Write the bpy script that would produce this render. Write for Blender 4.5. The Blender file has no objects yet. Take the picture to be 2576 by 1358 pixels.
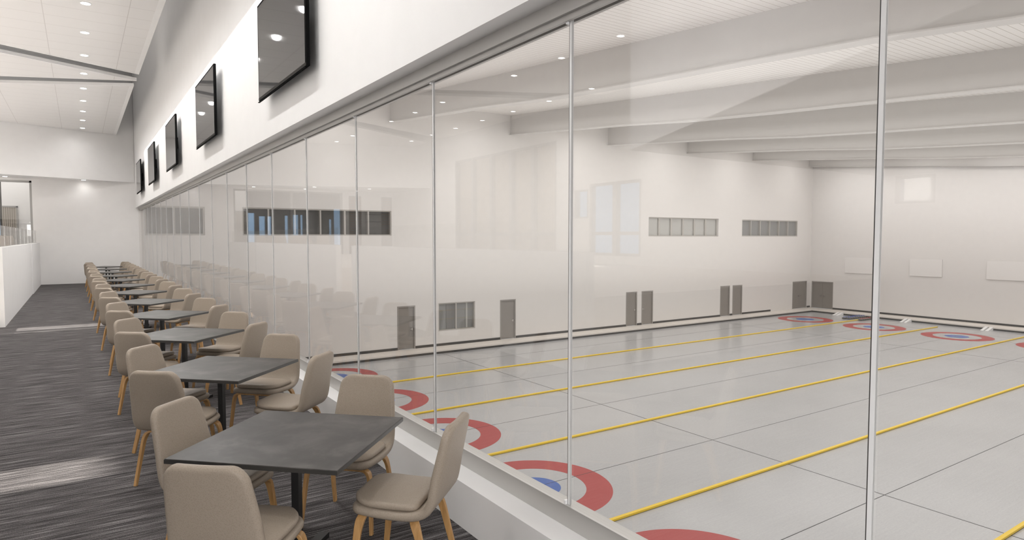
import bpy, bmesh, math, random
from mathutils import Vector, Matrix
S = bpy.context.scene
COL = S.collection
R = math.radians
rnd = random.Random(7)

# ------------------------------------------------------------------ camera
cam_d = bpy.data.cameras.new('camera')
cam = bpy.data.objects.new('camera', cam_d)
COL.objects.link(cam)
cam.location = (0, 0, 1.8)
cam.rotation_euler = (R(90 - 2.894), 0, R(-33.827))
cam_d.sensor_width = 36
cam_d.lens = 22.655
cam_d.clip_start = 0.05
cam_d.clip_end = 400
S.camera = cam
S.view_settings.view_transform = 'Standard'
S.view_settings.look = 'None'
S.view_settings.gamma = 1
S.view_settings.use_curve_mapping = False
S.view_settings.exposure = 0.42
S.cycles.use_denoising = True
S.cycles.max_bounces = 7
S.cycles.diffuse_bounces = 4
S.cycles.glossy_bounces = 4
S.cycles.transparent_max_bounces = 16
S.cycles.caustics_reflective = False
S.cycles.caustics_refractive = False
S.cycles.sample_clamp_indirect = 6

# ------------------------------------------------------------------ sky, sun, large lights
wld = bpy.data.worlds.new('world')
S.world = wld
wld.use_nodes = True
wn = wld.node_tree.nodes
wn['Background'].inputs[0].default_value = (0.44, 0.69, 1.0, 1)
wn['Background'].inputs[1].default_value = 1.15

def lamp(kind, name, loc, power, color=(1, 1, 1), rot=(0, 0, 0), **kw):
    d = bpy.data.lights.new(name, kind)
    d.energy = power
    d.color = color
    for k, v in kw.items():
        setattr(d, k, v)
    o = bpy.data.objects.new(name, d)
    COL.objects.link(o)
    o.location = loc
    o.rotation_euler = rot
    return o

lamp('SUN', 'sun', (-30, 15, 25), 22.0, (1, .95, .88), (0, R(-72.4), 0), angle=R(0.6))
WARM = (1.0, .982, .968)
# added fill, no real fixtures: long area rows between the roof beams
for bx in (9.75, 17.6, 24.85, 32.1, 39.3, 46.6):
    lamp('AREA', 'rink_fill', (bx, 12.0, 6.6), 470, WARM, (R(4.6), 0, 0), shape='RECTANGLE', size=2.2, size_y=34)
# added up-facing fill standing in for light bounced off the ice
lamp('AREA', 'rink_bounce_fill', (24.5, 11, -1.5), 1950, WARM, (R(180), 0, 0), shape='RECTANGLE', size=44, size_y=34)
# added unseen fill that brightens the skewed bulkhead and its reflection
lamp('AREA', 'bulkhead_fill', (.1, 5.25, 3.5), 58, WARM, (R(104), 0, R(116)), shape='RECTANGLE', size=5, size_y=.3)
# wash lights over the boards on the far wall
for by in (26.4, 21.65, 16.9, 12.1):
    lamp('SPOT', 'board_washer', (44.8, by, 6.3), 150, WARM, (0, R(-74), 0), spot_size=R(80), spot_blend=1.0, shadow_soft_size=.3)
# added lounge fills: one up at the panels, two for the near end
lamp('AREA', 'lounge_up_fill', (-4.4, 20.0, 2.3), 178, WARM, (R(180), 0, 0), shape='RECTANGLE', size=5, size_y=18)
lamp('AREA', 'lounge_near_fill', (-1.2, -2.8, 2.95), 230, WARM, (0, 0, 0), shape='RECTANGLE', size=4, size_y=5)
lamp('AREA', 'back_fill', (-1.0, -8.8, 1.5), 330, (1, .98, .97), (R(90), 0, 0), shape='RECTANGLE', size=5.5, size_y=2.8)  # unseen fill from behind the camera; the back wall has no window

lamp('AREA', 'aisle_fill', (1.84, 16.5, 4.85), 140, WARM, (0, R(44), 0), shape='RECTANGLE', size=.15, size_y=18)  # added strip fill that brightens the half wall across the aisle
lamp('AREA', 'cloud_top_fill', (-3.0, 14.0, 6.2), 130, WARM, (R(180), 0, 0), shape='RECTANGLE', size=8, size_y=30)  # added up-facing fill for the void above the hanging panels
lamp('AREA', 'vestibule_fill', (-5.0, 32.0, 5.3), 110, WARM, (0, 0, 0), shape='RECTANGLE', size=7, size_y=2)  # added fill that lightens the room behind the glass screen

# ------------------------------------------------------------------ materials
def mat(name, col, rough=.6, metal=0., spec=.5, emit=None, estr=1.):
    m = bpy.data.materials.new(name)
    m.use_nodes = True
    b = m.node_tree.nodes['Principled BSDF']
    b.inputs['Base Color'].default_value = (*col, 1)
    b.inputs['Roughness'].default_value = rough
    b.inputs['Metallic'].default_value = metal
    b.inputs['Specular IOR Level'].default_value = spec
    if emit:
        b.inputs['Emission Color'].default_value = (*emit, 1)
        b.inputs['Emission Strength'].default_value = estr
    return m

class NT:
    def __init__(s, m):
        s.m = m; s.t = m.node_tree; s.n = s.t.nodes; s.l = s.t.links
        s.b = s.n.get('Principled BSDF')
    def new(s, typ, **kw):
        x = s.n.new(typ)
        for k, v in kw.items():
            if k.startswith('i_'):
                x.inputs[k[2:].replace('_', ' ')].default_value = v
            else:
                setattr(x, k, v)
        return x
    def link(s, a, b): s.l.new(a, b)
    def coords(s, scale=(1, 1, 1), obj=True):
        tc = s.new('ShaderNodeTexCoord')
        mp = s.new('ShaderNodeMapping')
        mp.inputs['Scale'].default_value = scale
        s.link(tc.outputs['Object'], mp.inputs['Vector'])
        return mp.outputs['Vector']
    def ramp(s, fac, stops):
        r = s.new('ShaderNodeValToRGB')
        el = r.color_ramp.elements
        while len(el) < len(stops): el.new(.5)
        for e, (p, c) in zip(el, stops):
            e.position = p
            e.color = (*c, 1) if len(c) == 3 else c
        s.link(fac, r.inputs[0])
        return r.outputs[0]
    def bump(s, h, strength, dist):
        bp = s.new('ShaderNodeBump')
        bp.inputs['Strength'].default_value = strength
        bp.inputs['Distance'].default_value = dist
        s.link(h, bp.inputs['Height'])
        s.link(bp.outputs[0], s.b.inputs['Normal'])
    def math(s, op, a, b=None):
        x = s.new('ShaderNodeMath', operation=op)
        for i, v in enumerate((a, b)):
            if v is None: continue
            if isinstance(v, (int, float)): x.inputs[i].default_value = v
            else: s.link(v, x.inputs[i])
        return x.outputs[0]

def paint(name, col, rough=.65):
    m = mat(name, col, rough, spec=.25)
    t = NT(m)
    n = t.new('ShaderNodeTexNoise', i_Scale=3.0, i_Detail=3.0)
    t.link(t.coords(), n.inputs['Vector'])
    c0 = tuple(c * .975 for c in col)
    t.link(t.ramp(n.outputs[0], [(.3, c0), (.7, col)]), t.b.inputs['Base Color'])
    n2 = t.new('ShaderNodeTexNoise', i_Scale=120.0)
    t.link(t.coords(), n2.inputs['Vector'])
    t.bump(n2.outputs[0], .05, .002)
    return m

M = {}
M['wall'] = paint('white_wall_paint', (.81, .795, .78))
M['wall2'] = paint('rink_wall_paint', (.735, .712, .69))
M['white'] = paint('bright_white_paint', (.86, .85, .84), .5)
M['beam'] = paint('beam_paint', (.63, .612, .592), .5)
M['beige'] = mat('walkway_beige', (.76, .71, .655), .5)
M['grey_frame'] = mat('grey_metal_frame', (.33, .32, .305), .4, .3)
M['silver'] = mat('silver_trim', (.86, .86, .86), .35, 0.)
M['head'] = mat('head_channel_grey', (.46, .445, .425), .5, 0)
M['alu'] = mat('brushed_aluminium', (.56, .55, .53), .38, .6)
M['dark'] = mat('dark_band', (.045, .043, .04), .5)
M['charcoal'] = mat('charcoal_frame', (.055, .05, .045), .5)
M['black'] = mat('black_plastic', (.006, .006, .006), .85, spec=.04)
M['bezel'] = mat('dark_bezel', (.03, .028, .026), .8, spec=.1)
M['black_metal'] = mat('black_metal', (.022, .022, .022), .4, .3)
M['door'] = mat('door_grey', (.245, .225, .205), .5)
M['door_frame'] = mat('door_frame_grey', (.30, .28, .26), .5)
M['chrome'] = mat('chrome', (.8, .8, .8), .2, 1.)
M['lens'] = mat('lamp_lens', (1, 1, 1), .5, emit=(1, .97, .93), estr=14)
M['ring_white'] = mat('lamp_trim', (.85, .85, .85), .4)
M['room_dark'] = mat('dim_room', (.055, .055, .055), .8)
M['room_grey'] = mat('grey_roller_blind', (.17, .165, .16), .7)
M['blind_light'] = mat('light_frosted_blind', (.53, .53, .515), .7)
M['blind_grey'] = mat('slate_blind', (.245, .25, .25), .6)
M['win_frame'] = mat('window_frame_taupe', (.44, .42, .39), .5)
M['board'] = mat('white_board', (.76, .738, .718), .5)
M['red'] = mat('ring_red', (.40, .048, .045), .4)
M['blue'] = mat('ring_blue', (.055, .13, .42), .35)
M['yellow'] = mat('yellow_foam', (.86, .60, .055), .5)
M['line'] = mat('painted_line', (.05, .05, .05), .5)
M['granite'] = mat('granite', (.13, .125, .11), .35)
M['handle_blue'] = mat('handle_blue', (.02, .10, .48), .35)
M['handle_red'] = mat('handle_red', (.62, .03, .03), .35)
M['screen'] = mat('tv_screen', (.012, .012, .013), .03, spec=.30)
M['panel_wood'] = mat('panel_wood', (.42, .35, .27), .6)
M['panel_dark'] = mat('dark_cladding', (.12, .10, .085), .6)
M['slat_wood'] = mat('slat_wood', (.22, .11, .045), .5)

# carpet: woven streaks running across the lounge
m = M['carpet'] = mat('streaked_carpet', (.1, .1, .1), .95, spec=.1)
t = NT(m)
v = t.coords((2.8, 92, 1))
n1 = t.new('ShaderNodeTexNoise', i_Scale=1.0, i_Detail=4.0, i_Roughness=.65)
t.link(v, n1.inputs['Vector'])
v2 = t.coords((1.3, 34, 1))
n2 = t.new('ShaderNodeTexNoise', i_Scale=1.0, i_Detail=2.0)
t.link(v2, n2.inputs['Vector'])
v3 = t.coords((160, 160, 1))
n3 = t.new('ShaderNodeTexNoise', i_Scale=1.0, i_Detail=1.0)
t.link(v3, n3.inputs['Vector'])
s = t.math('ADD', t.math('MULTIPLY', n1.outputs[0], .55), t.math('MULTIPLY', n2.outputs[0], .25))
s = t.math('ADD', s, t.math('MULTIPLY', n3.outputs[0], .20))
t.link(t.ramp(s, [(.38, (.020, .0182, .0185)), (.46, (.050, .046, .0465)), (.53, (.115, .107, .107)), (.63, (.27, .255, .255))]), t.b.inputs['Base Color'])
t.bump(s, .5, .006)

# leather: pebbled taupe
m = M['leather'] = mat('taupe_leather', (.29, .225, .165), .5, spec=.35)
t = NT(m)
vo = t.new('ShaderNodeTexVoronoi', i_Scale=170.0)
t.link(t.coords(), vo.inputs['Vector'])
no = t.new('ShaderNodeTexNoise', i_Scale=240.0, i_Detail=2.0)
t.link(t.coords(), no.inputs['Vector'])
h = t.math('ADD', vo.outputs['Distance'], t.math('MULTIPLY', no.outputs[0], .5))
t.link(t.ramp(h, [(.2, (.25, .206, .162)), (.75, (.33, .276, .221))]), t.b.inputs['Base Color'])
t.bump(h, .22, .002)

# oak
m = M['oak'] = mat('bent_oak', (.48, .28, .115), .4)
t = NT(m)
n1 = t.new('ShaderNodeTexNoise', i_Scale=1.0, i_Detail=4.0, i_Roughness=.6)
t.link(t.coords((60, 60, 4)), n1.inputs['Vector'])
t.link(t.ramp(n1.outputs[0], [(.3, (.36, .195, .07)), (.65, (.52, .305, .125))]), t.b.inputs['Base Color'])

# dark stone-look table laminate
m = M['stone'] = mat('grey_stone_laminate', (.06, .055, .05), .40, spec=.22)
t = NT(m)
n1 = t.new('ShaderNodeTexNoise', i_Scale=3.2, i_Detail=7.0, i_Roughness=.62, i_Distortion=.4)
t.link(t.coords(), n1.inputs['Vector'])
t.link(t.ramp(n1.outputs[0], [(.28, (.034, .032, .030)), (.5, (.060, .056, .052)), (.74, (.125, .116, .110))]), t.b.inputs['Base Color'])
M['stone_edge'] = mat('table_edge', (.035, .034, .032), .4)

# ice: pale grey with fine scratches along the sheets
m = M['ice'] = mat('curling_ice', (.60, .595, .59), .16, spec=.45)
t = NT(m)
n1 = t.new('ShaderNodeTexNoise', i_Scale=1.0, i_Detail=4.0, i_Roughness=.7)
t.link(t.coords((9, 55, 1)), n1.inputs['Vector'])
n2 = t.new('ShaderNodeTexNoise', i_Scale=.35, i_Detail=2.0)
t.link(t.coords(), n2.inputs['Vector'])
n3 = t.new('ShaderNodeTexNoise', i_Scale=28.0, i_Detail=2.0)
t.link(t.coords((.6, 1, 1)), n3.inputs['Vector'])
s = t.math('ADD', t.math('MULTIPLY', n1.outputs[0], .4), t.math('MULTIPLY', n2.outputs[0], .3))
s = t.math('ADD', s, t.math('MULTIPLY', n3.outputs[0], .3))
t.link(t.ramp(s, [(.32, (.415, .417, .420)), (.66, (.49, .492, .495))]), t.b.inputs['Base Color'])
t.link(t.ramp(n1.outputs[0], [(.3, (.13,) * 3), (.7, (.26,) * 3)]), t.b.inputs['Roughness'])

# planked rink ceiling: fine joints running across (every 0.213 m in Y)
def joints(name, col, jcol, axis, step, width, rough=.6, axis2=None, step2=1., width2=.01, off2=0.):
    m = mat(name, col, rough, spec=.2)
    t = NT(m)
    tc = t.new('ShaderNodeTexCoord')
    sp = t.new('ShaderNodeSeparateXYZ')
    t.link(tc.outputs['Object'], sp.inputs[0])
    def line(out, step, width, off=0.):
        a = t.math('FRACT', t.math('ADD', t.math('DIVIDE', t.math('ADD', out, off), step), 100.))
        return t.math('LESS_THAN', a, width / step)
    f = line(sp.outputs[axis], step, width)
    if axis2:
        f = t.math('MAXIMUM', f, line(sp.outputs[axis2], step2, width2, off2))
    mx = t.new('ShaderNodeMix', data_type='RGBA')
    mx.inputs['A'].default_value = (*col, 1)
    mx.inputs['B'].default_value = (*jcol, 1)
    t.link(f, mx.inputs['Factor'])
    t.link(mx.outputs['Result'], t.b.inputs['Base Color'])
    return m
M['plank'] = joints('ceiling_planks', (.80, .775, .75), (.42, .37, .33), 'Y', .213, .014)
M['cloud'] = joints('ceiling_cloud_panels', (.78, .765, .752), (.62, .60, .585), 'Y', .636, .012, axis2='X', step2=1.28, width2=.013, off2=.44)
M['wood_panel'] = joints('striped_wood_panel', (.40, .36, .31), (.22, .19, .16), 'X', .07, .02)
M['wood_blind'] = joints('wood_slat_blind', (.62, .53, .43), (.40, .33, .26), 'Y', .11, .03)

def glass_mat(name, r0, tint):
    m = bpy.data.materials.new(name)
    m.use_nodes = True
    t = NT(m)
    t.n.remove(t.b)
    out = t.n['Material Output']
    lw = t.new('ShaderNodeLayerWeight', i_Blend=.5)
    p = t.math('POWER', lw.outputs['Facing'], 5.)
    f = t.math('MULTIPLY', t.math('ADD', t.math('MULTIPLY', p, 1 - r0), r0), .5)   # each face of a pane reflects half
    tr = t.new('ShaderNodeBsdfTransparent')
    tr.inputs[0].default_value = (*tint, 1)
    gl = t.new('ShaderNodeBsdfGlossy')
    gl.inputs['Roughness'].default_value = 0
    mx = t.new('ShaderNodeMixShader')
    t.link(f, mx.inputs[0]); t.link(tr.outputs[0], mx.inputs[1]); t.link(gl.outputs[0], mx.inputs[2])
    t.link(mx.outputs[0], out.inputs[0])
    return m
M['glass'] = glass_mat('clear_glass', .11, (.985, .985, .98))
M['glass_edge'] = mat('polished_glass_edge', (.70, .80, .84), .15, spec=.8)

# ------------------------------------------------------------------ helpers
def obj(name, bm, m=None, parent=None, smooth=False, ms=None):
    me = bpy.data.meshes.new(name)
    bmesh.ops.recalc_face_normals(bm, faces=bm.faces)
    bm.to_mesh(me); bm.free()
    for x in (ms or [m]): me.materials.append(x)
    if smooth:
        for p in me.polygons: p.use_smooth = True
        if smooth != True: me.set_sharp_from_angle(angle=R(smooth))
    o = bpy.data.objects.new(name, me)
    COL.objects.link(o)
    if parent: o.parent = parent
    return o
def tag(o, label, cat=None, group=None, kind=None):
    o['label'] = label
    if cat: o['category'] = cat
    if group: o['group'] = group
    if kind: o['kind'] = kind
    return o
def thing(name, label, cat, loc=(0, 0, 0), rz=0., group=None, kind=None):
    o = bpy.data.objects.new(name, None)
    COL.objects.link(o)
    o.empty_display_size = .1
    o.location = loc; o.rotation_euler = (0, 0, rz)
    return tag(o, label, cat, group, kind)
def dup(root, loc, rz, label, group=None):
    r = root.copy(); COL.objects.link(r)
    r.location = loc; r.rotation_euler = (0, 0, rz); r['label'] = label
    if group: r['group'] = group
    for ch in list(root.children):
        c = ch.copy(); COL.objects.link(c); c.parent = r
        for g in list(ch.children):
            d = g.copy(); COL.objects.link(d); d.parent = c
    return r
def box(bm, x0, x1, y0, y1, z0, z1, mi=0):
    vs = [bm.verts.new((x, y, z)) for z in (z0, z1) for y in (y0, y1) for x in (x0, x1)]
    fs = []
    for q in ((0, 2, 3, 1), (4, 5, 7, 6), (0, 1, 5, 4), (2, 6, 7, 3), (0, 4, 6, 2), (1, 3, 7, 5)):
        f = bm.faces.new([vs[i] for i in q]); f.material_index = mi; fs.append(f)
    return fs
def boxes(*bs):
    bm = bmesh.new()
    for b in bs: box(bm, *b)
    return bm
def bbox(b, r=.004, seg=2):
    bm = boxes(b)
    bmesh.ops.bevel(bm, geom=list(bm.edges), offset=r, segments=seg, affect='EDGES', profile=.6)
    return bm
def prism(bm, poly, z0, z1, mi_side=0, mi_bot=0):
    lo = [bm.verts.new((x, y, z0)) for x, y in poly]
    hi = [bm.verts.new((x, y, z1)) for x, y in poly]
    n = len(poly)
    f = bm.faces.new(lo); f.material_index = mi_bot
    bm.faces.new(hi)
    for i in range(n):
        f = bm.faces.new((lo[i], lo[(i + 1) % n], hi[(i + 1) % n], hi[i])); f.material_index = mi_side
    return bm
def cyl(bm, c, r, h, n=24, r2=None, axis='Z'):
    r2 = r if r2 is None else r2
    rings = []
    for k, (rr, d) in enumerate(((r, 0), (r2, h))):
        ring = []
        for i in range(n):
            a = 2 * math.pi * i / n
            p = (rr * math.cos(a), rr * math.sin(a), d)
            if axis == 'Y': p = (p[0], p[2], p[1])
            if axis == 'X': p = (p[2], p[0], p[1])
            ring.append(bm.verts.new((c[0] + p[0], c[1] + p[1], c[2] + p[2])))
        rings.append(ring)
    for i in range(n):
        bm.faces.new((rings[0][i], rings[0][(i + 1) % n], rings[1][(i + 1) % n], rings[1][i]))
    bm.faces.new(rings[0]); bm.faces.new(rings[1])
def lathe(bm, c, prof, n=28):
    rings = []
    for r, z in prof:
        rings.append([bm.verts.new((c[0] + r * math.cos(2 * math.pi * i / n), c[1] + r * math.sin(2 * math.pi * i / n), c[2] + z)) for i in range(n)])
    for a, b in zip(rings, rings[1:]):
        for i in range(n):
            bm.faces.new((a[i], a[(i + 1) % n], b[(i + 1) % n], b[i]))
    bm.faces.new(rings[0]); bm.faces.new(rings[-1])
def loft(bm, rings, cap=True):
    rv = [[bm.verts.new(p) for p in r] for r in rings]
    n = len(rv[0])
    for a, b in zip(rv, rv[1:]):
        for i in range(n):
            bm.faces.new((a[i], a[(i + 1) % n], b[(i + 1) % n], b[i]))
    if cap:
        bm.faces.new(rv[0]); bm.faces.new(rv[-1])
def spline(pts, n):
    """Catmull-Rom through the rows of pts, n samples"""
    out = []
    m = len(pts) - 1
    for k in range(n):
        u = k / (n - 1) * m
        i = min(int(u), m - 1); f = u - i
        p = [pts[max(0, min(m, i + d))] for d in (-1, 0, 1, 2)]
        row = []
        for a, b, c, d in zip(*p):
            row.append(.5 * (2 * b + (c - a) * f + (2 * a - 5 * b + 4 * c - d) * f * f + (3 * b - a - 3 * c + d) * f ** 3))
        out.append(row)
    return out
def struct(name, bm, m, label, parent=None, ms=None):
    o = obj(name, bm, m, parent, ms=ms)
    if not parent: tag(o, label, None, None, 'structure')
    return o
def wall_grid(axis, p0, p1, u, zr, holes):
    """a wall slab between planes p0..p1 on the axis, pierced by holes (u0, u1, z0, z1)"""
    us = sorted({u[0], u[1]} | {min(max(a, u[0]), u[1]) for h in holes for a in h[:2]})
    zs = sorted({zr[0], zr[1]} | {min(max(a, zr[0]), zr[1]) for h in holes for a in h[2:]})
    bm = bmesh.new()
    for a, b in zip(us, us[1:]):
        col = []
        for c, d in zip(zs, zs[1:]):
            mu, mz = (a + b) / 2, (c + d) / 2
            if any(h[0] < mu < h[1] and h[2] < mz < h[3] for h in holes): continue
            if col and abs(col[-1][1] - c) < 1e-6: col[-1][1] = d
            else: col.append([c, d])
        for c, d in col:
            if axis == 'Y': box(bm, a, b, p0, p1, c, d)
            else: box(bm, p0, p1, a, b, c, d)
    return bm

# ------------------------------------------------------------------ main dimensions
ICE = -4.13                 # ice level below the lounge floor
YD = 30.35                  # far end of lounge and rink
XW, XG = 1.923, 2.10        # lounge side of the window wall, glass plane
XR = 49.95                  # far side wall of the rink
YN = -9.0
ORD = ['nearest', 'second', 'third', 'fourth', 'fifth', 'sixth', 'seventh', 'eighth', 'ninth', 'tenth', 'eleventh', 'twelfth',
       'thirteenth', 'fourteenth', 'fifteenth', 'sixteenth', 'seventeenth', 'eighteenth', 'nineteenth', 'twentieth', 'twenty-first']

# ------------------------------------------------------------------ lounge shell
struct('floor', boxes((-9, XW, YN, YD, -.25, 0)), M['carpet'], 'grey streaked carpet floor of the viewing lounge')
struct('ceiling', boxes((-9.2, XW, YN, 34, 8.4, 8.7)), M['wall'], 'plain roof underside above the hanging ceiling panels')
struct('wall_header', boxes((XW, 2.25, YN, YD, 3.0, 8.7)), M['white'], 'white upper wall carrying the televisions above the glass')
struct('wall_sill', boxes((XW, 2.22, YN, YD, ICE - .2, .286)), M['white'], 'low white wall with a ledge under the viewing glass')
struct('wall_back', boxes((-9, XW, YN - .2, YN, -.2, 8.7)), M['wall'], 'white wall closing the lounge behind the seats')
# side wall with windows
whole = [(13.15, 15.37, 1.25, 3.45), (15.42, 16.12, 2.4, 3.3), (5.6, 6.32, 2.45, 2.985), (17.05, 24.0, 1.25, 5.0)]  # second and third are slots shaped to let the sun patches in
struct('wall_left', wall_grid('X', -9.25, -9.0, (YN, 34), (-.2, 8.7), whole), M['wall'], 'white side wall of the lounge with tall windows')
for i, (a, b, c, d) in enumerate(whole):
    n = max(1, round((b - a) / 1.4))
    bm = bmesh.new()
    w = .09
    for k in range(n + 1):
        y = a + (b - a) * k / n
        box(bm, -9.18, -9.02, max(a, y - w), min(b, y + w), c, d)
    for z in ((c, c + .08), (d - .08, d), (c + .62, c + .72)) if d - c > 2 else ((c, c + .05), (d - .05, d)):
        box(bm, -9.16, -9.04, a, b, z[0], z[1])
    wo = struct('window_%d' % (30 + i), bm, M['grey_frame'], 'grey framed tall window in the lounge side wall, opening %s' % ORD[i])
    obj('pane', boxes((-9.12, -9.108, a, b, c, d)), M['glass'], wo)
    if i == 3:
        obj('blind', boxes((-9.24, -9.2, a, b, c, d)), M['wood_blind'], wo)
# far end wall, opening to the glazed vestibule
struct('wall_end', wall_grid('Y', YD, YD + .2, (-9, XW + .1), (-.2, 8.7), [(-6.35, -1.45, 1.0, 3.93), ]), M['wall'], 'white end wall of the lounge beyond the last table')
bm = boxes((-6.35, -1.45, YD + .02, YD + .18, 3.86, 3.93), (-1.52, -1.45, YD + .02, YD + .18, 1.0, 3.93), (-4.0, -3.92, YD + .02, YD + .18, 1.0, 3.93), (-6.35, -6.28, YD + .02, YD + .18, 1.0, 3.93))
w1 = struct('window_20', bm, M['grey_frame'], 'grey framed glass screen in the far end wall')
obj('pane', boxes((-6.3, -1.5, YD + .09, YD + .102, 1.0, 3.9)), M['glass'], w1)
# vestibule behind the glass screen
struct('wall_vestibule_side', boxes((-1.42, -1.2, YD + .2, 33.7, -.2, 6)), M['wall'], 'white side wall of the vestibule behind the glass')
struct('wall_vestibule_other_side', boxes((-9.0, -8.8, YD + .2, 33.7, -.2, 6)), M['dark'], 'dark side wall of the vestibule')
struct('ceiling_vestibule', boxes((-9.0, -1.2, YD + .2, 33.7, 5.4, 5.6)), M['wall'], 'ceiling of the vestibule behind the glass screen')
struct('floor_vestibule', boxes((-9.0, -1.2, YD + .2, 33.7, .8, 1.0)), M['dark'], 'dark floor of the vestibule behind the glass')
vh = [(-3.0, -2.68, 1.3, 3.0), (-3.5, -3.2, 1.9, 2.85), (-3.8, -3.6, 1.9, 2.85), (-4.62, -4.44, 1.2, 2.9), (-5.14, -4.84, 1.2, 2.95), (-5.36, -5.22, 1.2, 2.95), (-6.86, -6.7, 1.9, 2.75), (-7.34, -6.96, 1.2, 3.3)]
struct('wall_vestibule', wall_grid('Y', 33.5, 33.7, (-9, -2.6), (-.2, 5.6), vh), M['charcoal'], 'dark framed storefront with sky behind')
struct('wall_vestibule_end', boxes((-2.6, -1.2, 33.5, 33.7, -.2, 5.6)), M['wall'], 'pale grey wall seen through the glass screen')
struct('wall_sky_blocker', boxes((-14.4, -14.0, 5.0, 11.5, -3, 3.85)), M['grey_frame'], 'unseen grey wall added outside to block the reflected sky')  # added only to keep sky out of the glass reflection; sun clears it
pf = thing('wood_panel', 'framed panel of vertical wood strips behind the far glass screen', 'panel', (-2.35, 33.48, 2.2))
obj('frame', boxes((-.25, .27, -.03, .02, .83, .89), (.21, .27, -.03, .02, -1.2, .89)), M['grey_frame'], pf)
obj('strips', boxes((-.25, .21, -.015, .02, -1.2, .83)), M['wood_panel'], pf)

# wedge-shaped bulkheads dropping to 4.0 m at both ends of the lounge
def ybulk(x): return 29.65 + .365 * x
bm = prism(bmesh.new(), [(XW, ybulk(XW)), (XW, YD), (-9, YD), (-9, ybulk(-9))], 4.02, 8.4)
struct('wall_bulkhead', bm, M['white'], 'white dropped bulkhead above the far end of the lounge')
bm = prism(bmesh.new(), [(-2.14, 6.54), (1.92, -1.75), (1.92, YN), (-8.99, YN), (-8.99, 6.54)], 3.0, 8.4)
struct('wall_bulkhead_near', bm, M['white'], 'white dropped ceiling with a skewed edge over the near end of the lounge')
# ceiling clouds
ZC = 5.85
clouds = [
    ('white hanging ceiling panel nearest, with a skewed far edge', [(1.34, 18.69), (-8.3, 13.93), (-8.3, 6.6), (-2.1, 6.6), (1.34, -.5)]),
    ('white wedge shaped hanging ceiling panel between two gaps', [(1.34, 19.433), (1.34, 19.478), (-8.3, 23.88), (-8.3, 14.78)]),
    ('white hanging ceiling panel farthest, meeting the end bulkhead', [(1.32, 20.15), (1.32, ybulk(1.32) - .015), (-8.3, ybulk(-8.3) - .015), (-8.3, 25.10)]),
]
for lab, poly in clouds:
    o = obj('ceiling_cloud', prism(bmesh.new(), poly, ZC, ZC + .07, 0, 1), None, ms=[M['white'], M['cloud']])
    tag(o, lab, 'ceiling panel', 'hanging ceiling panels', None)
    # plain white border band along the visible edges
    ar = sum(x0 * y1 - x1 * y0 for (x0, y0), (x1, y1) in zip(poly, poly[1:] + poly[:1]))
    bm = bmesh.new()
    for (x0, y0), (x1, y1) in zip(poly, poly[1:] + poly[:1]):
        L = math.hypot(x1 - x0, y1 - y0)
        if L < .3 or min(x0, x1) < -8.2 and max(x0, x1) < -8.2: continue
        nx, ny = -(y1 - y0) / L, (x1 - x0) / L
        if ar < 0: nx, ny = -nx, -ny
        w = .10 if abs(x0 - x1) < .01 else .045
        a, b = (x0, y0), (x1, y1)
        tx, ty = (x1 - x0) / L * .12, (y1 - y0) / L * .12
        prism(bm, [a, b, (b[0] + nx * w - tx, b[1] + ny * w - ty), (a[0] + nx * w + tx, a[1] + ny * w + ty)], ZC - .004, ZC - .0005)
    obj('edge_band', bm, M['white'], o)

# header and sill frames, glass
struct('trim_1', boxes((2.05, 2.16, YN, YD, 2.92, 3.0), (2.07, 2.09, YN, YD, 2.89, 2.92), (2.115, 2.135, YN, YD, 2.89, 2.92)), M['head'], 'grey metal head channel over the viewing glass')
struct('trim_2', boxes((2.075, 2.17, YN, YD, .286, .388), (2.075, 2.09, YN, YD, .388, .40)), M['alu'], 'grey metal sill channel under the viewing glass')
joint0, jstep = 1.05, 1.538
ys = [joint0 + jstep * k for k in range(-3, 20)]
ys = [y for y in ys if y < YD - .3] + [YD]
for k, (a, b) in enumerate(zip(ys, ys[1:])):
    if k < 2: continue
    i = k - 2
    bm = boxes((XG - .006, XG + .006, a + .0125, b - .006, .392, 2.905))
    last = i == len(ys) - 4
    g = struct('window_%d' % (i + 1), bm, M['glass'], '%s pane of the tall viewing glass, counted from the front' % ORD[i])
    obj('edge_strip', boxes((XG - .007, XG + .007, a - .006, a + .009, .40, 2.9)), M['silver'], g)
    obj('edge_seal', boxes((XG - .007, XG + .007, a + .009, a + .0125, .40, 2.9)), M['dark'], g)
    obj('clip', boxes((XG - .02, XG + .016, a + .012, a + .026, .388, .42)), M['silver'], g)
    obj('clip', boxes((XG - .02, XG + .016, a + .012, a + .026, 2.88, 2.91)), M['silver'], g)

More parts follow.
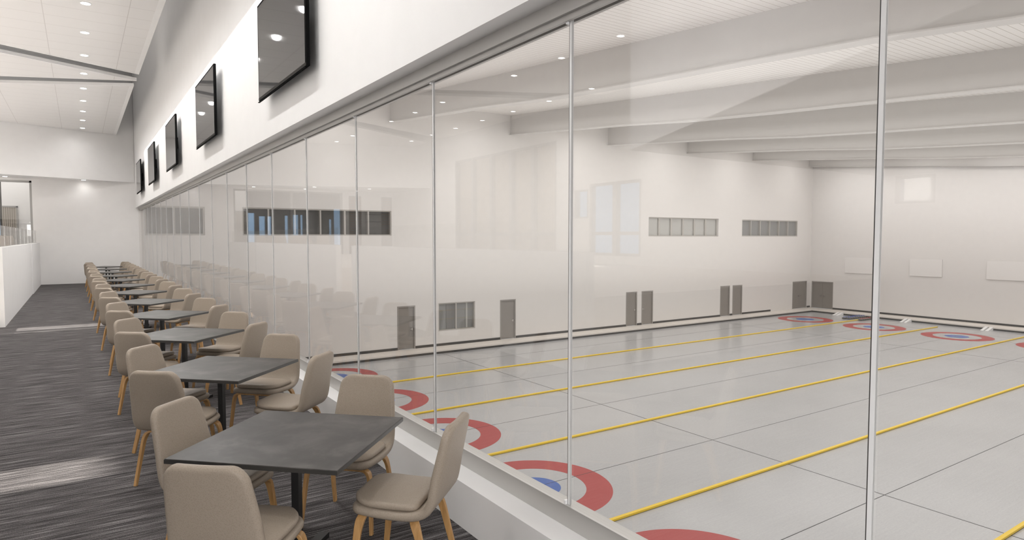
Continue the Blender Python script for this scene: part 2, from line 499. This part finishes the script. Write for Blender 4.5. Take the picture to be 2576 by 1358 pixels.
# raised side platform behind the white half wall
struct('floor_platform', boxes((-9, -1.45, 16.4, YD, 0, 1.0), (-9, -1.45, 6.5, 15.1, 0, 1.0)), M['beige'], 'raised floor behind the white half wall')
for i, (a, b, dx) in enumerate([(16.35, 25.45, 0), (25.5, 30.34, .02), (6.45, 15.2, 0)]):
    pw = struct('wall_parapet_%d' % (i + 1), boxes((-1.43, -1.29 + dx, a, b, 0, 1.6)), M['white'], 'white half wall along the aisle, %s section' % ('front', 'end', 'near')[i])
    k = max(1, round((b - a) / 1.5))
    for j in range(k):
        y0, y1 = a + (b - a) * j / k, a + (b - a) * (j + 1) / k
        if i == 2: lab = 'clear glass guard panel on the near half wall, %s' % ORD[j]
        else: lab = 'clear glass guard panel on the %s half wall section, %s along' % (('front', 'end')[i], ORD[j])
        gp = thing('guard_panel', lab, 'glass panel', (-1.36, y0, 1.6), 0, 'glass guard panels on the half wall')
        obj('pane', boxes((-.003, .003, .0025, y1 - y0 - .0025, .0, .45)), M['glass'], gp)
        obj('base_shoe', boxes((-.012, .012, .0025, y1 - y0 - .0025, 0, .014)), M['alu'], gp)
# steps up to the platform in the gap of the half wall
struct('floor_steps', boxes((-4.6, -1.45, 15.2, 16.35, 0, .12), (-4.9, -4.6, 15.2, 16.35, 0, .4), (-5.2, -4.9, 15.2, 16.35, 0, .6), (-5.5, -5.2, 15.2, 16.35, 0, .8), (-9, -5.5, 15.1, 16.4, 0, 1.0)), M['beige'], 'beige steps rising to the raised floor')

# slatted screens and shelves against the far end of the side wall
for i, (xa, xc) in enumerate([(-7.25, -6.65), (-8.85, -8.3)]):
    o = thing('slatted_screen', ('brown horizontal slat screen beside the far glass screen', 'brown horizontal slat screen in the far corner by the side wall')[i], 'screen', (xa, YD - .02, 1.0), 0, 'wood slat screens')
    bm = bmesh.new()
    for k in range(22):
        box(bm, 0, xc - xa, -.06, -.02, .05 + k * .125, .05 + k * .125 + .055)
    obj('slats', bm, M['slat_wood'], o)
    obj('backing', boxes((0, xc - xa, -.02, .01, 0, 2.8)), M['room_grey'], o)
sh = thing('wall_shelf', 'grey wall shelf between the two slatted screens', 'shelf', (-7.8, YD - .02, 1.0))
for z in (.95, 1.55, 1.9): obj('shelf', boxes((-.4, .35, -.25, .01, z, z + .03)), M['grey_frame'], sh)

# ------------------------------------------------------------------ downlights
def downlight(x, y, z, label, group, power, blend=.5, cone=128, d=0):
    o = thing('downlight', label, 'ceiling light', (x, y, z), 0, group)
    bm = bmesh.new(); lathe(bm, (0, 0, 0), [(.085, 0), (.085, -.006), (.074, -.010), (.070, -.004)], 24)
    obj('trim_ring', bm, M['ring_white'], o)
    bm = bmesh.new(); cyl(bm, (0, 0, -.009), .072, .006, 24)
    obj('lens', bm, M['lens'], o)
    if power:
        s = lamp('SPOT', 'downlight_beam', (x, y, z - .03), power, WARM, (0, 0, 0), spot_size=R(cone), spot_blend=blend, shadow_soft_size=.07)
    return o
def in_cloud(x, y):
    for _, poly in clouds:
        inside, near = False, 9.
        for (x0, y0), (x1, y1) in zip(poly, poly[1:] + poly[:1]):
            if (y0 > y) != (y1 > y) and x < x0 + (y - y0) / (y1 - y0) * (x1 - x0): inside = not inside
            L2 = (x1 - x0) ** 2 + (y1 - y0) ** 2
            f = max(0, min(1, ((x - x0) * (x1 - x0) + (y - y0) * (y1 - y0)) / L2))
            near = min(near, math.hypot(x - x0 - f * (x1 - x0), y - y0 - f * (y1 - y0)))
        if inside and near > .12: return True
    return False
ROW = {0.2: 'row along the window wall', -4.95: 'middle row over the raised floor', -7.5: 'outer row by the side wall'}
for x in ROW:
    n = 0
    for k in range(-6, 11):
        y = 9.73 + 1.915 * k
        if not in_cloud(x, y) or y > 29.2: continue
        o = downlight(x, y, ZC, 'round recessed ceiling downlight, %s in the %s' % (ORD[n], ROW[x]), 'downlights in the hanging ceiling panels', (118 if x > 0 else 175) * (1.25 if y > 20 else 1) * (.15 if y > ybulk(x) - 1.6 else 1), 1.0, 166 if x > 0 else 140)
        n += 1
for i, (x, y) in enumerate([(.19, 30.05), (-2.2, 29.9), (-4.45, 28.5), (-4.45, 29.9), (-6.9, 28.3), (-6.9, 29.9)]):
    if y < ybulk(x) + .15: y = ybulk(x) + .3
    downlight(x, y, 4.02, 'small downlight %s under the end bulkhead' % ('close to the window wall', 'above the far glass screen', 'third along', 'fourth along', 'fifth along', 'sixth along')[i], 'downlights under the end bulkhead', 5, 1.0, 155)

# ------------------------------------------------------------------ televisions
tv = None
for i in range(5):
    y = 7.08 + 4.875 * i
    lab = 'flat black television on the white wall, %s from the front' % ORD[i]
    if tv:
        dup(tv, (XW, y, 3.95), 0, lab); continue
    tv = thing('television', lab, 'television', (XW, y, 3.95), 0, 'televisions above the viewing glass')
    bd = obj('housing', bbox((-.125, -.088, -.955, .955, -.55, .545), .004, 1), M['black'], tv)
    obj('screen', boxes((-.1265, -.123, -.922, .922, -.518, .515)), M['screen'], tv)
    obj('bottom_bezel', boxes((-.1275, -.123, -.95, .95, -.549, -.520)), M['bezel'], tv)
    obj('rear_casing', bbox((-.09, -.05, -.6, .6, -.35, .25), .015, 2), M['black'], tv)
    obj('wall_mount', boxes((-.05, 0.0, -.3, .3, -.12, .12)), M['black'], tv)
    obj('lower_rail', boxes((-.128, -.108, -.93, .99, -.5635, -.5585)), M['black'], tv)

# ------------------------------------------------------------------ tables and chairs
def table_parts(t):
    a = .4535
    obj('tabletop', bbox((-a, a, -a, a, .690, .713), .002, 1), M['stone'], t)
    obj('edge_band', boxes((-a - .001, a + .001, -a - .001, a + .001, .6885, .7085)), M['stone_edge'], t)
    obj('column', boxes((-.021, .021, -.021, .021, .03, .69)), M['black_metal'], t)
    obj('column_rib', boxes((.0215, .0245, -.006, .006, .05, .68)), M['black'], t)
    obj('top_plate', boxes((-.16, .16, -.16, .16, .680, .689)), M['black_metal'], t)
    obj('cross_base', boxes((-.32, .32, -.03, .03, 0, .03), (-.03, .03, -.32, .32, 0, .0295)), M['black_metal'], t)

def shell_mesh():
    prof = [(.250, .418, .385), (.20, .413, .415), (.12, .407, .432), (.02, .403, .440), (-.08, .405, .442), (-.145, .422, .442), (-.185, .464, .441),
            (-.208, .530, .437), (-.229, .615, .425), (-.248, .703, .406), (-.266, .785, .386), (-.281, .863, .364)]
    N = 46
    rows = spline(prof, N)
    L = [0.]
    for a, b in zip(rows, rows[1:]): L.append(L[-1] + math.hypot(b[0] - a[0], b[1] - a[1]))
    # resample with dense ends
    us = [0, .002, .006, .013, .022, .035, .05] + [.05 + (L[-1] - .12) * k / 30 for k in range(1, 31)] + [L[-1] - d for d in (.055, .042, .030, .020, .012, .006, .002, 0)]
    def at(u):
        for i in range(N - 1):
            if u <= L[i + 1] + 1e-9:
                f = (u - L[i]) / (L[i + 1] - L[i]); return [a + (b - a) * f for a, b in zip(rows[i], rows[i + 1])]
        return rows[-1]
    rings = []
    K = 9
    for u in us:
        y, z, w = at(u)
        a = at(max(0, u - .01)); b = at(min(L[-1], u + .01))
        ty, tz = b[0] - a[0], b[1] - a[1]; l = math.hypot(ty, tz); ty /= l; tz /= l
        ny, nz = tz, -ty                      # normal: up for the seat, forward for the back
        if u < .1: ny, nz = tz, -ty
        hw = w / 2; th = .0235
        dt = L[-1] - u; rc = .075
        if dt < rc: hw -= rc - math.sqrt(max(0, rc * rc - (rc - dt) ** 2))
        if u < .05: hw -= .05 - math.sqrt(max(0, .05 ** 2 - (.05 - u) ** 2))
        e = min(u, dt)
        if e < .02: th *= max(.06, math.sqrt(max(0, 1 - (1 - e / .02) ** 2)))
        back = min(1, max(0, (z - .45) / .15))
        conc = .016 * back
        ring = []
        xs = []
        for k in range(K): xs.append((-1 + 2 * k / (K - 1)))
        top = [(x * (hw - th), th) for x in xs]
        right = [((hw - th) + th * math.sin(q), th * math.cos(q)) for q in (R(30), R(60), R(90), R(120), R(150))]
        bot = [(x * (hw - th), -th) for x in reversed(xs)]
        left = [(-(hw - th) - th * math.sin(q), -th * math.cos(q)) for q in (R(30), R(60), R(90), R(120), R(150))]
        for x, n in top + right + bot + left:
            off = n + conc * (x / .22) ** 2
            # seat normal points up (-n flips because ny,nz follow the path direction)
            ring.append((x, y - ny * off * -1 if False else y + ny * off, z + nz * off))
        rings.append(ring)
    bm = bmesh.new()
    loft(bm, rings)
    return bm
def cushion_mesh():
    rings = []
    y0, y1 = .252, -.118
    ds = [0, .002, .006, .012, .02, .03, .045, .065, .09, .12, .15, .19, .23, .27, .30, .325, .342, .354, .362, .367, .370]
    Lc = y0 - y1
    for d in ds:
        y = y0 - d
        hw = .198 + .006 * math.sin(math.pi * d / Lc)
        rf, rb = .115, .05
        if d < rf: hw -= rf - math.sqrt(max(0, rf * rf - (rf - d) ** 2))
        if Lc - d < rb: hw -= rb - math.sqrt(max(0, rb * rb - (rb - Lc + d) ** 2))
        th = .019
        e = min(d, Lc - d)
        if e < .02: th *= max(.1, math.sqrt(max(0, 1 - (1 - e / .02) ** 2)))
        zc = .449 + .016 * (y / .25) ** 2 * (1 if y > 0 else .2) - .003
        crown = .013 * min(1, e / .08)
        ring = []
        K = 9
        for k in range(K):
            x = -1 + 2 * k / (K - 1)
            ring.append((x * (hw - th), y, zc + th + crown * (1 - x * x)))
        for q in (30, 60, 90, 120, 150): ring.append(((hw - th) + th * math.sin(R(q)), y, zc + th * math.cos(R(q))))
        for k in range(K):
            x = 1 - 2 * k / (K - 1)
            ring.append((x * (hw - th), y, zc - th))
        for q in (30, 60, 90, 120, 150): ring.append((-(hw - th) - th * math.sin(R(q)), y, zc - th * math.cos(R(q))))
        rings.append(ring)
    bm = bmesh.new()
    loft(bm, rings)
    return bm
def strip(bm, path, wdir, ws, ts):
    """bent plywood strip: path points, width direction, width and thickness along it"""
    rings = []
    n = len(path)
    W = Vector(wdir).normalized()
    for i, p in enumerate(path):
        T = (Vector(path[min(n - 1, i + 1)]) - Vector(path[max(0, i - 1)])).normalized()
        w = (W - T * W.dot(T)).normalized()
        t = T.cross(w)
        a, b = ws[i] / 2, ts[i] / 2
        c = min(b * .3, .0025)
        ring = []
        for x, y in ((a - c, b), (a, b - c), (a, -b + c), (a - c, -b), (-a + c, -b), (-a, -b + c), (-a, b - c), (-a + c, b)):
            ring.append(tuple(Vector(p) + w * x + t * y))
        rings.append(ring)
    loft(bm, rings)
def leg_mesh(sx, front):
    if front: pts = [(0, .185, .381), (.10, .185, .381), (.155, .186, .380), (.185, .188, .370), (.203, .192, .345), (.211, .200, .29), (.222, .216, .15), (.232, .235, 0.0)]
    else: pts = [(0, -.075, .379), (.10, -.078, .379), (.150, -.085, .377), (.176, -.096, .366), (.190, -.110, .340), (.197, -.126, .29), (.207, -.158, .15), (.215, -.195, 0.0)]
    pts = [(sx * x, y, z) for x, y, z in pts]
    pp = spline(pts, 26)
    ws = [.046 if k < 14 else .046 - .018 * (k - 13) / 12 for k in range(26)]
    ts = [.017 if k < 12 else .021 - .003 * (k - 12) / 13 for k in range(26)]
    bm = bmesh.new()
    strip(bm, pp, (0, 1, 0), ws, ts)
    return bm
def chair_parts(t):
    obj('seat_shell', shell_mesh(), M['leather'], t, True)
    obj('seat_cushion', cushion_mesh(), M['leather'], t, True)
    for sx in (1, -1):
        for fr in (True, False):
            obj('leg', leg_mesh(sx, fr), M['oak'], t, 32)

chair0 = table0 = None
SIDE = [('A', 135, 'aisle side far corner of'), ('D', 225, 'aisle side near corner of'), ('E', 45, 'glass side far corner of'), ('F', -45, 'glass side near corner of')]
for i in range(12):
    cy = 3.555 + 2.256 * i
    cx = .955 - (0, 0, .005, .015, .045, .065, .085, .105, .118, .128, .14, .165)[i]
    nth = ('nearest table', 'second table from the front', 'third table from the front', 'fourth table from the front', 'fifth table from the front', 'sixth table from the front', 'seventh table from the front',
           'eighth table from the front', 'third farthest table from the front' if False else 'ninth table from the front', 'third table from the end wall', 'second table from the end wall', 'farthest table')[i]
    tl = 'square dark grey table on a black post, %s' % {'nearest table': 'nearest in the row', 'farthest table': 'farthest in the row, by the end wall'}.get(nth, nth.replace(' table', ' in the row', 1))
    if table0 is None:
        table0 = thing('dining_table', tl, 'table', (cx, cy, 0), R(46.2), 'square tables in the row along the glass')
        table_parts(table0)
    else:
        dup(table0, (cx, cy, 0), R(46.2), tl)
    for key, ang, words in SIDE:
        lab = 'taupe padded chair, ' + words + ' the ' + nth
        j = rnd.uniform(-1.5, 1.5)
        ro, tt, ra = {'A': (.50, -.02, 0), 'D': (.60, .065, 5), 'E': (.625, -.03, 0), 'F': (.65, .005, 0)}[key]
        ca, sa = math.cos(R(ang)), math.sin(R(ang))
        p = (cx + ro * ca - tt * sa, cy + ro * sa + tt * ca, 0)
        rz = R(ang + 90 + ra + j * .6)
        if chair0 is None:
            chair0 = thing('dining_chair', lab, 'chair', p, rz, 'padded chairs around the square tables')
            chair_parts(chair0)
        else:
            dup(chair0, p, rz, lab)
# the same chairs on the raised floor behind the half wall
for i, (x, y, a) in enumerate([(-2.1, 20.2, 90), (-2.1, 21.6, 90), (-2.1, 23.4, 90), (-2.1, 24.8, 90), (-2.1, 26.6, 90), (-2.1, 28.0, 90)]):
    dup(chair0, (x, y, 1.0), R(a + (180 if i % 2 else 0) - 90), 'padded chair on the raised floor behind the glass guard, %s along' % ORD[i], 'chairs on the raised floor')

# ------------------------------------------------------------------ rink shell
doors = [(13.31, 14.31, 2.42, 'R', 1), (19.53, 20.59, 2.42, 'R', 1), (29.2, 30.19, 2.40, 'R', 1), (30.6, 31.66, 2.40, 'L', 1), (38.55, 39.63, 2.40, 'R', 1), (39.94, 41.07, 2.40, 'L', 1), (47.47, 49.44, 2.38, 'C', 2)]
wins = [(2.22, 4.48, 6.02, 7.24), (6.0, 13.04, 6.02, 7.26), (31.18, 38.23, 6.0, 7.27), (40.92, 47.99, 6.0, 7.26), (15.66, 17.9, .96, 2.45)]
BASE = ICE + .18
holes = [(a, b, BASE, ICE + h) for a, b, h, _, _ in doors] + [(a, b, ICE + c, ICE + d) for a, b, c, d in wins]
struct('wall_doors', wall_grid('Y', YD, YD + .25, (2.024, XR + .3), (ICE - .2, 10.5), holes), M['wall2'], 'pale rink wall with grey doors and windows')
struct('wall_right', wall_grid('X', XR, XR + .25, (YN, YD + .25), (ICE - .2, 10.5), [(28.4, 30.22, BASE, ICE + 2.36)]), M['wall2'], 'pale rink wall with white boards')
struct('wall_near', boxes((2.2, XR, YN - .25, YN, ICE - .2, 10.5)), M['wall2'], 'pale rink wall on the near side')
# pitched planked roof
bm = bmesh.new()
def roofz(y): return 6.17 + .0805 * y
vs = []
for x, y, dz in ((2.2, YN - .3, 0), (XR + .3, YN - .3, 0), (XR + .3, YD + .3, 0), (2.2, YD + .3, 0)):
    vs.append((x, y, roofz(y)))
lo = [bm.verts.new(v) for v in vs]; hi = [bm.verts.new((x, y, z + .3)) for x, y, z in vs]
bm.faces.new(lo); bm.faces.new(hi)
for i in range(4): bm.faces.new((lo[i], lo[(i + 1) % 4], hi[(i + 1) % 4], hi[i]))
struct('ceiling_rink', bm, M['plank'], 'white planked sloping ceiling of the rink')
BEAMS = [6.1, 13.36, 20.58, 27.9, 35.19, 42.40, 49.75]
prof = [(YN, 4.42), (0, 5.08), (4.4, 5.42), (6.7, 5.67), (10.3, 5.915), (14, 6.15), (17.6, 6.41), (21.5, 6.80), (27.4, 7.28), (YD, 7.53)]
for i, x in enumerate(BEAMS):
    bm = bmesh.new()
    for xa, xc, d0, d1 in ((x - .43, x, 0, .03), (x - .34, x - .09, .03, 1.3)):
        rings = [[(xa, y, z + d0), (xc, y, z + d0), (xc, y, z + d1), (xa, y, z + d1)] for y, z in prof]
        loft(bm, rings)
    struct('beam_%d' % (i + 1), bm, M['beam'], 'deep pale roof beam of the rink, %s from the glass' % ('first', 'second', 'third', 'fourth', 'fifth', 'sixth', 'seventh')[i])
# walkway, curb and skirting
YC, XC = 29.22, 48.4
struct('floor_walkway', boxes((2.2, XR, YC, YD, ICE - .2, BASE), (XC, XR, YN, YC, ICE - .2, BASE)), M['beige'], 'beige walkway around the ice')
struct('trim_3', boxes((2.2, XC, YC - .03, YC - .001, ICE, ICE + .1), (XC - .03, XC - .001, YN, YC - .03, ICE, ICE + .1)), M['dark'], 'dark curb along the edge of the ice')
sk = [2.2] + [v for d in doors[:6] for v in d[:2]] + [44.6]
bm = bmesh.new()
for a, b in zip(sk[0::2], sk[1::2]): box(bm, a, b, YD - .02, YD - .001, BASE, BASE + .13)
struct('baseboard_doors', bm, M['dark'], 'dark skirting along the wall with the doors')
struct('baseboard_right', boxes((XR - .02, XR - .001, YN, 28.4, BASE, BASE + .13), (49.5, XR - .02, YD - .02, YD - .001, BASE, BASE + .13)), M['dark'], 'dark skirting along the wall with the boards')

# doors
DN = ['left of the low window', 'right of the low window', 'left one of the middle pair', 'right one of the middle pair', 'left one of the far pair', 'right one of the far pair', 'double, at the far corner']
def handle_bm(x, z, s):
    bm = boxes((x - .02, x + .02, -.012, .0, z - .06, z + .06))
    box(bm, min(x, x + s * .13), max(x, x + s * .13), -.055, -.04, z - .012, z + .012)
    box(bm, x - .01, x + .01, -.05, -.01, z - .01, z + .01)
    return bm
def door(n, w, h, hand, leaves, loc, rz, label):
    t = thing('door_%d' % n, label, None, loc, rz, None, 'structure')
    f = .07
    obj('door_frame', boxes((0, f, -.012, .14, 0, h), (w - f, w, -.012, .14, 0, h), (f, w - f, -.012, .14, h - f, h)), M['door_frame'], t)
    wl = (w - 2 * f) / leaves
    for k in range(leaves):
        a = f + k * wl
        lf = obj('door_leaf', boxes((a + .004, a + wl - .004, .05, .10, .01, h - f - .004)), M['door'], t)
        if leaves == 2: hx, s = (a + wl - .1, -1) if k == 0 else (a + .1, 1)
        else: hx, s = (a + wl - .09, -1) if hand == 'R' else (a + .09, 1)
        hb = handle_bm(hx, 1.02, s)
        bmesh.ops.translate(hb, verts=hb.verts, vec=(0, .05, 0))
        obj('door_handle', hb, M['chrome'], lf)
    return t
for i, (a, b, h, hand, lv) in enumerate(doors):
    door(i + 1, b - a, h - .18, hand, lv, (a, YD, BASE), 0, 'grey steel door in the rink wall, %s' % DN[i])
door(8, 1.82, 2.18, 'C', 2, (XR, 30.22, BASE), R(-90), 'grey steel double door in the wall with the boards')

# rink windows
WN = ['grey blind, beside the lounge end', 'dark long one reflecting the lounge', 'light frosted panes, upper right', 'slate grey panes, upper far right', 'low one between two doors']
splits = [[3.33], [7.13, 8.3, 9.49, 10.67, 11.86], [32.3, 33.47, 34.64, 35.81, 36.98], [42.05, 43.2, 44.38, 45.56, 46.74], [16.75]]
inner = ['room_grey', 'room_dark', 'blind_light', 'blind_grey', 'blind_grey']
for i, (a, b, c, d) in enumerate(wins):
    w = b - a; h = d - c
    t = thing('window_%d' % (40 + i), 'rink wall window, %s' % WN[i], None, (a, YD, ICE + c), 0, None, 'structure')
    f = .055 if i in (1, 4) else .07
    dy = .03 if i != 2 else .12
    bm = boxes((0, w, dy, .2, 0, f), (0, w, dy, .2, h - f, h), (0, f, dy, .2, f, h - f), (w - f, w, dy, .2, f, h - f))
    for s in splits[i]:
        mw = .05 if i != 2 else .07
        box(bm, s - a - mw, s - a + mw if i == 2 else s - a + .02, dy, .2, f, h - f)
    obj('window_frame', bm, M['win_frame'], t)
    obj('pane', boxes((f, w - f, dy + .05, dy + .058, f, h - f)), M['glass'], t)
    obj('blind' if i in (0, 2, 3) else 'room_behind', boxes((-.0, w, .21 if i != 1 else .24, .26, -.0, h)), M[inner[i]], t)
    if i == 4:
        obj('inner_post', boxes((1.75, 1.85, .17, .205, f, h - f)), M['blind_light'], t)
        obj('inner_door', boxes((.55, .95, .18, .205, f, h - .12)), M['room_grey'], t)

# white boards on the far wall
for i, (a, b) in enumerate([(25.35, 27.46), (20.59, 22.70), (15.82, 17.93), (11.05, 13.16)]):
    o = thing('wall_board', 'blank white board on the far rink wall, %s' % ('nearest the corner doors', 'second from the corner', 'third from the corner', 'fourth from the corner')[i], 'board', (XR - .001, (a + b) / 2, ICE + 3.15), 0, 'blank boards on the far wall')
    obj('panel', bbox((-.07, 0, -1.055, 1.055, 0, 1.24), .008, 2), M['board'], o)
    obj('rim', boxes((-.055, -.04, -1.058, 1.058, -.003, 1.243)), M['win_frame'], o)

# ------------------------------------------------------------------ the ice
ice = thing('ice_rink', 'pale grey curling ice with painted rings and thin lines', 'ice rink', (0, 0, ICE))
obj('ice_surface', boxes((2.25, XC - .032, YN + .03, YC - .031, -.2, 0)), M['ice'], ice)
LANES = [2.46 - 4.87 * 1, 2.46, 7.33, 12.2, 17.07, 21.94, 26.81]
T0, T1 = 8.83, 43.58
def ring_bm(cx, cy, r0, r1, z0, z1, n=96):
    bm = bmesh.new()
    if r0 <= 0:
        cyl(bm, (cx, cy, z0), r1, z1 - z0, n); return bm
    R4 = [[bm.verts.new((cx + r * math.cos(2 * math.pi * i / n), cy + r * math.sin(2 * math.pi * i / n), z)) for i in range(n)] for r, z in ((r0, z0), (r1, z0), (r1, z1), (r0, z1))]
    for a, b in ((0, 1), (1, 2), (2, 3), (3, 0)):
        for i in range(n):
            bm.faces.new((R4[a][i], R4[a][(i + 1) % n], R4[b][(i + 1) % n], R4[b][i]))
    return bm
for cx in (T0, T1):
    for cy in LANES:
        h = obj('red_ring', ring_bm(cx, cy, 1.22, 1.84, -.003, .0015), M['red'], ice)
        h['label'] = 'red painted outer ring'
        h2 = obj('blue_ring', ring_bm(cx, cy, .155, .62, -.003, .0015), M['blue'], ice)
        h2['label'] = 'blue painted inner ring'
bm = bmesh.new()
for cy in LANES: box(bm, 4.9, 47.3, cy - .009, cy + .009, .0005, .0022)
for x, w in ((15.25, .012), (37.16, .012), (T1, .008), (45.42, .008), (T0, .008)):
    box(bm, x - w, x + w, YN + .03, YC - .04, .0006, .0024)
obj('thin_lines', bm, M['line'], ice)['label'] = 'thin dark centre, hog and tee lines'
DV = [0.06, 4.93, 9.80, 14.66, 19.53, 24.40]
dl = ['behind the front edge', 'nearest the front corner', 'second visible from the front', 'third visible from the front', 'fourth visible from the front', 'farthest, ending at the stones']
d0 = None
for i, y in enumerate(DV):
    lab = 'long yellow foam strip between ice sheets, ' + dl[i]
    if d0 is None:
        d0 = thing('lane_divider', lab, 'divider', (0, y, ICE), 0, 'yellow foam strips between the sheets')
        obj('foam', bbox((4.0, 46.9, -.042, .042, .005, .055), .008, 2), M['yellow'], d0)
        obj('base_strip', boxes((4.0, 46.9, -.044, .040, .0025, .006)), M['dark'], d0)
    else:
        dup(d0, (0, y, ICE), 0, lab)

# footholds: two white wedges at the end of every sheet
for i, cy in enumerate(LANES):
    for s in (-.14, .14):
        bm = bmesh.new()
        xa, xc, w = 47.6, XC - .032, .085
        v = [bm.verts.new(p) for p in ((xa, -w, .001), (xa, w, .001), (xc, w, .001), (xc, -w, .001), (xa, -w, .02), (xa, w, .02), (xc, w, .20), (xc, -w, .20))]
        for q in ((0, 1, 2, 3), (4, 5, 6, 7), (0, 1, 5, 4), (1, 2, 6, 5), (2, 3, 7, 6), (3, 0, 4, 7)): bm.faces.new([v[k] for k in q])
        o = obj('foothold', bm, M['white'])
        o.location = (0, cy + s + .05, ICE)
        tag(o, 'white wedge foothold, %s of the pair %s' % ('right one' if s < 0 else 'left one', ('outside the front', 'at the near wall', 'beside the front edge', 'past the third board', 'below the third board', 'below the second board', 'by the corner doors')[i]), 'foothold', 'white footholds at the far curb')

# curling stones at the end of the farthest divider
def stone_parts(t, hm):
    bm = bmesh.new()
    lathe(bm, (0, 0, .003), [(.06, .0), (.11, .012), (.142, .04), (.146, .06), (.142, .082), (.11, .108), (.07, .114)], 22)
    obj('granite_body', bm, M['granite'], t, True)
    bm = bmesh.new(); cyl(bm, (0, 0, .113), .075, .008, 20, .068)
    obj('cap', bm, hm, t)
    bm = bmesh.new()
    pts = spline([(-.05, 0, .118), (-.055, 0, .15), (-.03, 0, .17), (.02, 0, .168), (.08, 0, .16)], 12)
    strip(bm, pts, (0, 1, 0), [.026] * 12, [.016] * 12)
    obj('handle', bm, hm, t, True)
protos = {}
SP = ['first', 'second', 'third', 'fourth', 'fifth', 'sixth', 'seventh', 'eighth']
for key, y, x0, hm, words in (('blue', 25.35, 46.12, 'handle_blue', 'blue handled curling stone in the back row'), ('blue', 25.03, 46.18, 'handle_blue', 'blue handled curling stone in the middle row'), ('red', 24.17, 46.16, 'handle_red', 'red handled curling stone in the front row')):
    for k in range(8):
        x = x0 + k * .297
        yy = y - .19 * (k % 2) if False else y
        lab = '%s, %s from the left' % (words, SP[k])
        if key not in protos:
            protos[key] = thing('curling_stone', lab, 'curling stone', (x, yy, ICE), 0, 'curling stones at the far end')
            stone_parts(protos[key], M[hm])
        else:
            dup(protos[key], (x, yy, ICE), rnd.uniform(-.5, .5), lab)
